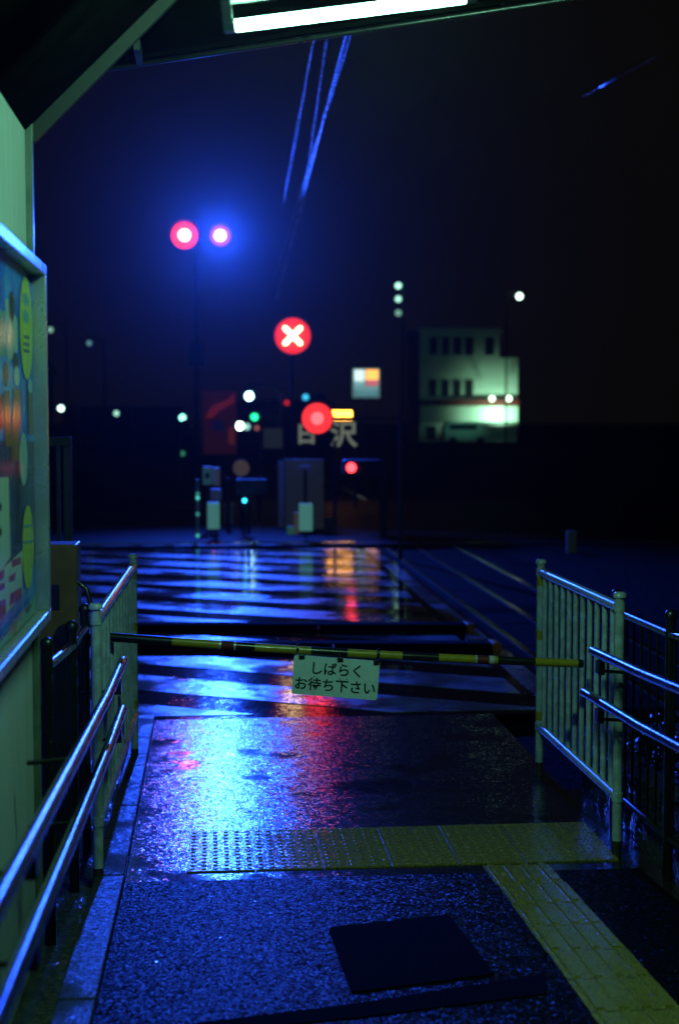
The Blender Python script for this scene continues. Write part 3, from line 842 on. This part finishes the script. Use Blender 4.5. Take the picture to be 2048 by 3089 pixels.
# a string of three lamps on one mast
p = at(1201, 862, 95); t = thing('lamp_mast', 'mast with three pale green lamps one above another', 'lamp mast', (p.x, p.y, -.09))
build(MB().tube([(p.x+.3, p.y, -.09), (p.x+.3, p.y, p.z+.3)], [.12, .07], 8), 'pole', M['pole'], t)
for y, e_ in ((862, 2.0), (902, 1.5), (944, .45)):
    c = at(1201, y, 95); build(MB().sphere(c, .2), 'lamp_bulb', emit('mast_bulb', WG, e_), t)
    build(MB().bar(c+Vector((.2, 0, 0)), c+Vector((.3, 0, 0)), .05, .05), 'bracket', M['pole'], t)
# traffic / shop lights
def signal(x, y, d, r, c, e, lab, off=1):
    p = at(x, y, d); t = thing('traffic_light', lab, 'traffic light', (p.x, p.y+.1, -.09))
    build(MB().cbox(p+Vector((off*r*2.4, .2, 0)), (r*8, .3, r*3.2)), 'signal_box', M['housing'], t, bevel=.03)
    build(MB().dome(p+Vector((0, .04, 0)), r, 16, 4, (0,-1,0), .4), 'lens', emit('signal_lens', c, e), t)
    for k in (1, 2): build(MB().dome(p+Vector((off*r*2.4*k, .045, 0)), r, 16, 4, (0,-1,0), .4), 'dark_lens', M['pane'], t)
    build(MB().tube([(p.x+off*r*7, p.y+.3, -.09), (p.x+off*r*7, p.y+.3, p.z)], .06, 8), 'pole', M['pole'], t)
    build(MB().bar((p.x+off*r*4, p.y+.3, p.z), (p.x+off*r*7, p.y+.3, p.z), .05, .05), 'arm', M['pole'], t)
signal(641, 1289, 45, .15, (1, .05, .06), 6, 'traffic light showing red low beside the red shop sign', -1)
signal(768, 1258, 60, .15, (.02, .9, .35), 2.5, 'traffic light showing green under the brightest street lamp')
signal(1060, 1411, 23.2, .08, (1, .04, .05), 6, 'traffic light showing red below the black shop sign')
signal(865, 1215, 80, .14, (1, .03, .02), .6, 'distant traffic light showing dim red left of the red warning lamp', -1)
signal(922, 1198, 60, .13, (.05, .6, 1), 1.2, 'distant traffic light showing blue above the red warning lamp')
dotlamp(724, 1285, 55, .15, (.7, 1, .75), 10, 'bright white shop floodlight', 'shop_lamp', 'lamp')
dotlamp(745, 1287, 55, .13, (.3, .7, .6), 1.2, 'dimmer shop lamp just right of the white floodlight', 'shop_lamp', 'lamp')
dotlamp(775, 1291, 55, .10, (.8, .25, .2), .35, 'faint reddish shop lamp right of the floodlight', 'shop_lamp', 'lamp')
# delineator post; light returned by its cyan reflectors is painted as emission
p = at(597, 1640, 22.6); t = thing('delineator_post', 'thin pale post with small cyan reflectors on the far pavement', 'post', (p.x, p.y, .09))
build(MB().tube([(p.x, p.y, .08), (p.x, p.y, 1.02)], .028, 10), 'pole', M['panelw'], t)
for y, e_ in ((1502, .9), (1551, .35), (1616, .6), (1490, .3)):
    c = at(597, y, 22.5); build(MB().sphere(c, .03, 10), 'reflector', emit('cyan_reflector_glow', (.1, .8, .7), e_), t)
for (x, y, d, c, e_, lab, nm, r_) in ((738, 1510, 23.5, (.03, .6, .9), 5, 'small cyan pilot lamp on a thin post', 'pilot_lamp', .035),
                         (767, 1664, 21.98, (.03, .55, .9), 4, 'small cyan marker light on the far kerb', 'kerb_light', .035)):
    p = at(x, y, d); t = thing(nm, lab, 'lamp', (p.x, p.y, .09)); build(MB().sphere(p, r_, 10), 'lamp_bulb', emit(nm, c, e_), t)
    if nm == 'pilot_lamp': build(MB().tube([(p.x, p.y+.06, .08), (p.x, p.y+.06, p.z)], .02, 8), 'pole', M['pole'], t)
    else: build(MB().tube([(p.x, p.y, .1), (p.x, p.y, p.z)], .025, 8), 'lamp_base', M['housing'], t)

# far tactile strip on the opposite pavement
fp = thing('warning_paving', 'dull yellow tactile strip along the edge of the far pavement', 'tactile paving', (0, 22.3, .03))
me0 = None
for k in range(22):
    x = -4.2+.3*k
    if me0 is None: me0 = build(MB().box((x-.147, 22.06, .03), (x+.147, 22.35, .044)), 'tile', M['yellow'], fp); c0 = wpos(me0).copy()
    else: rep(me0, (x, c0.y, c0.z), fp)

# signs and boards across the road
def board(x0, y0_, x1, y1_, d, m, lab, cat='sign', name='board_sign', legs=(.5,), depth=.05, base=.09, back=True):
    a = at(x0, y0_, d); b = at(x1, y1_, d); cy = (a.y+b.y)/2; t = thing(name, lab, cat, ((a.x+b.x)/2, cy, base))
    build(MB().box((min(a.x, b.x), cy-depth/2, min(a.z, b.z)), (max(a.x, b.x), cy+depth/2, max(a.z, b.z))), 'panel', m, t, bevel=.01)
    for f in legs:
        x = a.x+(b.x-a.x)*f; build(MB().tube([(x, cy+depth/2+.03, base-.02), (x, cy+depth/2+.03, max(a.z, b.z)-.05)], .03, 10), 'leg', M['pole'], t)
    return t, a, b, cy
def glow(c, e): return emit('dim_glow_panel', c, e, (.3, .3, .3))  # emission: own light of lit signs, painted light on unlit boards
t, a, b, cy = board(626, 1515, 663, 1596, 22.8, glow((.25, .9, .75), .16), 'narrow pale green lit board on legs, left of the two', legs=(.3, .7))
t, a, b, cy = board(902, 1518, 943, 1602, 22.8, glow((.25, .9, .75), .17), 'narrow pale green lit board on a leg in front of the grey panel', legs=(.5,))
board(712, 1445, 804, 1493, 23.4, M['grey'], 'wide blank grey board sign on a single post', legs=(.42,))
t, a, b, cy = board(612, 1408, 640, 1462, 24.5, glow((.1, .35, .45), .1), 'small square blue notice board behind the left lit board')
q = build(MB().cbox(((a.x+b.x)/2, cy-.03, (a.z+b.z)/2), (.07, .012, .1)), 'print', M['ink'], t)
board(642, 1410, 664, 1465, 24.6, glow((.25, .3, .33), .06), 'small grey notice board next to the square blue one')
board(635, 1475, 668, 1508, 23.6, glow((.1, .13, .35), .07), 'small dark blue plate above the left lit board')
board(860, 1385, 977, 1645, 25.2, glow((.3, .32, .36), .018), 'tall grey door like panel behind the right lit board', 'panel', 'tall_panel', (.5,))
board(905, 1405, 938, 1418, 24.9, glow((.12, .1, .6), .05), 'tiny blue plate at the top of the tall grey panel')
t, a, b, cy = board(866, 1588, 888, 1642, 24.0, glow((.1, .5, .25), .10), 'small green banner at the foot of the tall grey panel', 'banner', 'small_banner')
t, a, b, cy = board(886, 1545, 902, 1640, 24.1, glow((.35, .25, .04), .08), 'small ochre banner beside the green one', 'banner', 'small_banner')
board(1707, 1602, 1738, 1675, 21.0, M['panelw'], 'small white marker board standing alone beyond the right fence', 'marker', 'marker_board', (.5,), base=-.09)
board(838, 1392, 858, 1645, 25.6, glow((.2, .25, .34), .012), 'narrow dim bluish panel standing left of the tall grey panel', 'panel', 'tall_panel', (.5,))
board(795, 1292, 852, 1352, 33, glow((.35, .5, .45), .022), 'very dim greenish shop board behind and left of the black shop sign', 'sign', 'shop_sign', (.5,), .1)
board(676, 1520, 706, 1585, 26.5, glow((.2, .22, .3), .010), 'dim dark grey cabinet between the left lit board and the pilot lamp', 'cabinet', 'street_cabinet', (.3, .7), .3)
board(980, 1560, 1010, 1650, 24.5, M['grey'], 'small grey cabinet right of the tall grey panel', 'cabinet', 'street_cabinet', (.5,), .3)
for (px_, py_, d_, lab_) in ((688, 1440, 25.0, 'bare thin pole behind the pilot lamp'), (782, 1300, 27.0, 'bare thin pole right of the wide grey board'), (1010, 1330, 26.0, 'bare thin pole below the black shop sign')):
    q_ = at(px_, py_, d_); tag(build(MB().tube([(q_.x, q_.y, .02), (q_.x, q_.y, q_.z)], .035, 10), 'street_pole', M['pole']), lab_, 'pole')
# round ochre notice
p = at(728, 1412, 24.4); t = thing('round_sign', 'round ochre traffic sign above the wide grey board', 'sign', (p.x, p.y, .09))
build(MB().tube([p-Vector((0,.02,0)), p+Vector((0,.0,0))], .14, 20), 'disc', glow((.45, .28, .1), .09), t); pole(t, p+Vector((0,.05,0)), p.z+.1, .03)

# red shop sign at left: dim lit board with a brighter diagonal swoosh
t, a, b, cy = board(612, 1180, 714, 1370, 34, glow((.5, .03, .06), .02), 'tall dim red shop sign board left of the lamps', 'sign', 'shop_sign', (.5,), .2)
def PZ(x, y): q_ = at(x, y, 34); return Vector((q_.x, cy-.105, q_.z))
build(MB().poly([PZ(620, 1260), PZ(640, 1225), PZ(690, 1205), PZ(706, 1185), PZ(706, 1215), PZ(660, 1240), PZ(640, 1262)]), 'print', glow((.9, .05, .06), .08), t)
build(MB().poly([PZ(690, 1290), PZ(708, 1290), PZ(708, 1340), PZ(690, 1340)]), 'print', glow((.9, .1, .04), .06), t)
build(MB().poly([PZ(640, 1268), PZ(676, 1268), PZ(676, 1300), PZ(640, 1300)]), 'print', glow((.02, .02, .25), .06), t)

# black shop sign with white characters and the lit yellow panel over it
t, a, b, cy = board(893, 1272, 1094, 1352, 30, M['housing'], 'black shop sign board with two large dim white characters', 'sign', 'shop_sign', (.1, .9), .12)
GLY = emit('lit_characters', (.62, .72, .5), .19, (.4, .4, .4))
for ch, x, y, s_ in (('日', 923, 1313, .46), ('沢', 1036, 1315, .57)):
    p = at(x, y, 30); textmesh(ch, s_, (p.x, cy-.075, p.z), (1,0,0), (0,0,1), .014, 0, 'lettering', GLY, t)
t, a, b, cy = board(988, 1239, 1061, 1267, 36, emit('lit_yellow_panel', (1, .42, .035), 11, (.3,.3,.3)), 'small brightly lit yellow sign panel', 'sign', 'lit_sign', (.5,), .2)
for k in (.32, .62):
    x = a.x+(b.x-a.x)*k; build(MB().box((x-.012, cy-.12, b.z+.02), (x+.012, cy-.101, a.z-.02)), 'divider', M['orange'], t)
# lit convenience store pole sign
t, a, b, cy = board(1063, 1112, 1145, 1200, 70, glow((.25, .6, .6), .25), 'lit square pole sign with white, yellow and red fields', 'sign', 'pole_sign', (.5,), .3, -.09)
def PF(x, y): q_ = at(x, y, 70); return Vector((q_.x, cy-.16, q_.z))
def field(x0, y0_, x1, y1_, c, e_): build(MB().poly([PF(x0, y1_), PF(x1, y1_), PF(x1, y0_), PF(x0, y0_)]), 'sign_field', glow(c, e_), t)
field(1067, 1116, 1098, 1150, (.75, 1, .95), 1.1); field(1102, 1116, 1140, 1146, (1, .42, .08), 1.9); field(1102, 1148, 1140, 1164, (1, .25, .3), .6)
field(1067, 1152, 1098, 1164, (.4, .9, .9), .5); field(1067, 1166, 1140, 1178, (.3, .7, .7), .45); field(1072, 1180, 1136, 1192, (.2, .6, .65), .4)

# ================================================================== FAR BUILDINGS
D = 120
def bp(x, y, d=D): return at(x, y, d)
a = bp(1266, 990); b = bp(1640, 1345); yb = a.y
wb = thing('white_building', 'pale three storey building with rows of dark windows beyond the track', 'building', ((a.x+b.x)/2, yb+4, -.09))
zt = bp(1300, 990).z; x0, x1 = a.x, bp(1510, 1000).x; x2 = bp(1568, 1000).x
zm = bp(1300, 1078).z; zc = bp(1300, 1118).z
build(MB().box((x0, yb, zm+.01), (x1, yb+8, zt-.35)), 'wall', M['wallfar'], wb)
build(MB().box((x0-.25, yb-.25, zt-.349), (x1+.25, yb+8.2, zt)), 'parapet', M['wallfar'], wb, bevel=.04)
build(MB().box((x0, yb+.002, -.09), (x2, yb+8, zm+.005)), 'wall', M['wallfar'], wb)
def window(xa, xb, ya_, yb2):
    p, q_ = bp(xa, ya_), bp(xb, yb2)
    fr_ = build(MB().box((p.x-.06, yb-.05, q_.z-.06), (q_.x+.06, yb-.001, q_.z)).box((p.x-.06, yb-.05, p.z), (q_.x+.06, yb-.001, p.z+.06))
                .box((p.x-.06, yb-.05, q_.z), (p.x, yb-.001, p.z)).box((q_.x, yb-.05, q_.z), (q_.x+.06, yb-.001, p.z)), 'window', M['wallfar'], wb)
    build(MB().box((p.x, yb-.02, q_.z), (q_.x, yb-.003, p.z)), 'pane', M['pane'], fr_)
for xa, xb in ((1295, 1320), (1334, 1357), (1368, 1394), (1405, 1431), (1466, 1494)): window(xa, xb, 1016, 1070)
for xa, xb in ((1295, 1320), (1332, 1357), (1368, 1394), (1405, 1431)): window(xa, xb, 1145, 1196)
p, q_ = bp(1266, 1206), bp(1568, 1224)
build(MB().box((x0-.05, yb-.5, q_.z), (x2, yb-.051, p.z)), 'red_fascia', M['redst'], wb)
p, q_ = bp(1270, 1225), bp(1566, 1272)
build(MB().box((x0, yb-.42, q_.z), (x2-.05, yb-.052, p.z-.002)), 'shop_fascia', M['wallfar'], wb)
p, q_ = bp(1440, 1276), bp(1566, 1284)
build(MB().box((p.x, yb-1.5, q_.z), (q_.x, yb-.43, p.z)), 'awning', M['dark'], wb)
for xa, xb in ((1290, 1318),):
    p, q_ = bp(xa, 1285), bp(xb, 1325); build(MB().box((p.x, yb-.06, q_.z), (q_.x, yb+.001, p.z)), 'doorway', M['pane'], wb)
for x in (1475, 1525):      # wall lamps
    p = bp(x, 1203); build(MB().sphere(p+Vector((0,-1.2,0)), .22), 'wall_lamp', emit('wall_lamp', (.6, 1, .65), 6), wb)
    build(MB().bar(p+Vector((0,-1.2,.2)), p+Vector((0,0,.3)), .06, .06), 'lamp_arm', M['pole'], wb)
def plight(p, energy, c, r, name, aim=None, cone=170, blend=.3):
    l = bpy.data.lights.new(name, 'SPOT' if aim else 'POINT'); l.energy = energy; l.color = c; l.shadow_soft_size = r
    o = bpy.data.objects.new(name, l); col.objects.link(o); o.location = p
    if aim: l.spot_size = R(cone); l.spot_blend = blend; o.rotation_euler = aim.to_track_quat('-Z', 'Y').to_euler()
    return o
plight(bp(1450, 1262)+Vector((1.5, -1.1, .1)), 900, (.42, 1, .6), .2, 'shop_floodlight', Vector((0, 1, 0)), 150, .3)
plight(bp(1380, 1250)+Vector((0, -9, .5)), 80, (.2, 1, .65), .3, 'street_floodlight', Vector((-.15, 1, .1)), 110, .6)
lw = MB().box((-2, 100, -.1), (40, 100.3, .36)); tag(build(lw, 'glare_screen', M['dark']), 'long low dark screen added to hide ground glare before the pale three storey building', 'wall')  # added block that hides the ground glare below the building
# van before the building
vx0, vx1 = bp(1335, 1300, 115), bp(1475, 1335, 115); vy = vx0.y; 
vn = thing('parked_van', 'pale van parked in front of the white building', 'van', ((vx0.x+vx1.x)/2, vy, -.09))
L_ = vx1.x-vx0.x; xm = vx0.x
prof = [(0, .3), (0, 1.35), (.35, 1.75), (L_-1.0, 1.8), (L_-.45, 1.2), (L_-.05, 1.0), (L_, .3)]
q = MB(); n = len(prof)
q.add([(xm+a_, vy-.85, z) for a_, z in prof]+[(xm+a_, vy+.85, z) for a_, z in prof], [list(range(n))[::-1], [i+n for i in range(n)]]+[(i, (i+1) % n, (i+1) % n+n, i+n) for i in range(n)])
build(q, 'body', M['panelw'], vn, bevel=.06)
build(MB().box((xm+.4, vy-.87, 1.15), (xm+L_-1.1, vy-.852, 1.55)), 'side_window', M['pane'], vn)
for a_ in (.7, L_-.8): build(MB().tube([(xm+a_, vy-.88, .26), (xm+a_, vy-.68, .26)], .33, 18), 'wheel', M['blackrub'], vn)
build(MB().box((xm+L_-.05, vy-.7, .7), (xm+L_+.02, vy-.45, .85)), 'headlight', M['silver'], vn)

def house(x0, x1, ytop, d, dep, lab, wins=(), roof=.8):
    a, b = at(x0, ytop, d), at(x1, ytop, d); y = a.y; lo, hi = min(a.x, b.x), max(a.x, b.x); z = a.z
    t = thing('house', lab, 'house', ((lo+hi)/2, y, -.09))
    build(MB().box((lo, y, -.09), (hi, y+dep, z)), 'wall', M['dark'], t)
    q = MB(); e_ = .35; xm_ = (lo+hi)/2
    vs = [(lo-e_, y-e_, z+.002), (hi+e_, y-e_, z+.002), (hi+e_, y+dep+e_, z+.002), (lo-e_, y+dep+e_, z+.002), (lo-e_, y+dep/2, z+roof), (hi+e_, y+dep/2, z+roof)]
    q.add(vs, [(3,2,1,0), (0,1,5,4), (2,3,4,5), (0,4,3), (1,2,5)]); build(q, 'roof', M['roofm'], t)
    for (fx, z0_, w_, h_) in wins:
        x = lo+(hi-lo)*fx; f = build(MB().box((x-w_/2-.05, y-.05, z0_-.05), (x+w_/2+.05, y-.002, z0_)).box((x-w_/2-.05, y-.05, z0_+h_), (x+w_/2+.05, y-.002, z0_+h_+.05))
             .box((x-w_/2-.05, y-.05, z0_), (x-w_/2, y-.002, z0_+h_)).box((x+w_/2, y-.05, z0_), (x+w_/2+.05, y-.002, z0_+h_)), 'window', M['grey'], t)
        build(MB().box((x-w_/2, y-.02, z0_), (x+w_/2, y-.003, z0_+h_)), 'pane', M['pane'], f)
    return t
house(-300, 120, 1120, 105, 8, 'dark two storey house hidden mostly behind the poster case', ((.8, 1.2, 1.4, 1.1),))
house(200, 540, 1290, 103, 8, 'dark low house left of the tall lamp post', ((.25, .5, 1.4, .8),), 1.6)
house(690, 1010, 1270, 108, 8, 'dark low shop house behind the black shop sign', ((.3, .4, 1.4, .9),), 1.6)

# white door frame standing beyond the barrier machine
a, b = at(150, 1318, 9.5), at(212, 1318, 9.5); y = a.y
t = thing('door_frame', 'dim pale upright metal frame standing behind the yellow barrier machine', 'frame', ((a.x+b.x)/2, y, -.006))
x_l = at(150, 1318, 9.5).x-.1; x_r = at(216, 1318, 9.5).x
build(MB().box((x_l, y-.03, a.z-.06), (x_r, y+.03, a.z)), 'top_bar', M['fascia'], t, bevel=.004)
build(MB().box((x_r-.055, y-.03, -.01), (x_r, y+.03, a.z-.061)), 'upright', M['fascia'], t, bevel=.004)
build(MB().box((x_r-.1, y-.02, -.01), (x_r-.078, y+.02, a.z-.061)), 'upright', M['fascia'], t)
build(MB().box((x_l, y-.03, -.01), (x_l+.05, y+.03, a.z-.061)), 'upright', M['fascia'], t, bevel=.004)

# shrubs beyond the right fence
def shrub(x, y, r, h, lab):
    q = MB(); rnd = random.Random(int(x*100+y*10))
    for k in range(420):
        th_ = rnd.uniform(0, 6.283); rr_ = r*math.sqrt(rnd.random()); z = rnd.uniform(.03, h)*(1-.4*(rr_/r)**2)
        c = Vector((x+rr_*math.cos(th_), y+rr_*math.sin(th_), z-.05)); s_ = rnd.uniform(.014, .03)
        u_ = Vector((rnd.gauss(0,1), rnd.gauss(0,1), rnd.gauss(0,.6))).normalized(); v_ = u_.orthogonal().normalized()
        q.add([c-u_*s_, c+v_*s_*.5, c+u_*s_*1.2, c-v_*s_*.5], [(0,1,2,3)])
    t = thing('shrub', lab, 'shrub', (x, y, -.05)); build(q, 'foliage', M['leaf'], t)
    st = MB()
    for k in range(6):
        th_ = 6.283*k/6; st.tube([(x, y, -.06), (x+.5*r*math.cos(th_), y+.5*r*math.sin(th_), h*.75)], [.008, .003], 5)
    build(st, 'stem', M['wood'], t)
shrub(2.42, 6.3, .2, .55, 'small leafy shrub behind the black fence nearest the right edge')
shrub(2.36, 7.4, .16, .45, 'small leafy shrub farther along behind the black fence')

# ================================================================== LIGHT FROM THE LAMPS
lb = plight(pB + toC(pB)*.28, BLUE_W, (.016, .085, 1.0), .16, 'blue_floodlight', Vector((.3, 7.5, .0))-pB, 84, 1.0)
plight(pA + toC(pA)*.28, 10, (1, .03, .04), .16, 'red_light', toC(pA))
plight(pR + toC(pR)*.28, 2, (1, .03, .04), .2, 'red_light', toC(pR))

# ================================================================== RAINY AIR
hz = MB().box((-130, -70, -1.2), (130, 250, 28))
ho = build(hz, 'haze', M['pane']); ho['kind'] = 'stuff'
mh = bpy.data.materials.new('rainy_haze'); mh.use_nodes = True; hn = mh.node_tree; hn.nodes.clear()
pv = hn.nodes.new('ShaderNodeVolumePrincipled'); pv.inputs['Color'].default_value = (.9, .93, 1, 1)
pv.inputs['Density'].default_value = HAZE_D; pv.inputs['Anisotropy'].default_value = .91
mo = hn.nodes.new('ShaderNodeOutputMaterial'); hn.links.new(pv.outputs[0], mo.inputs['Volume'])
ho.data.materials.clear(); ho.data.materials.append(mh)
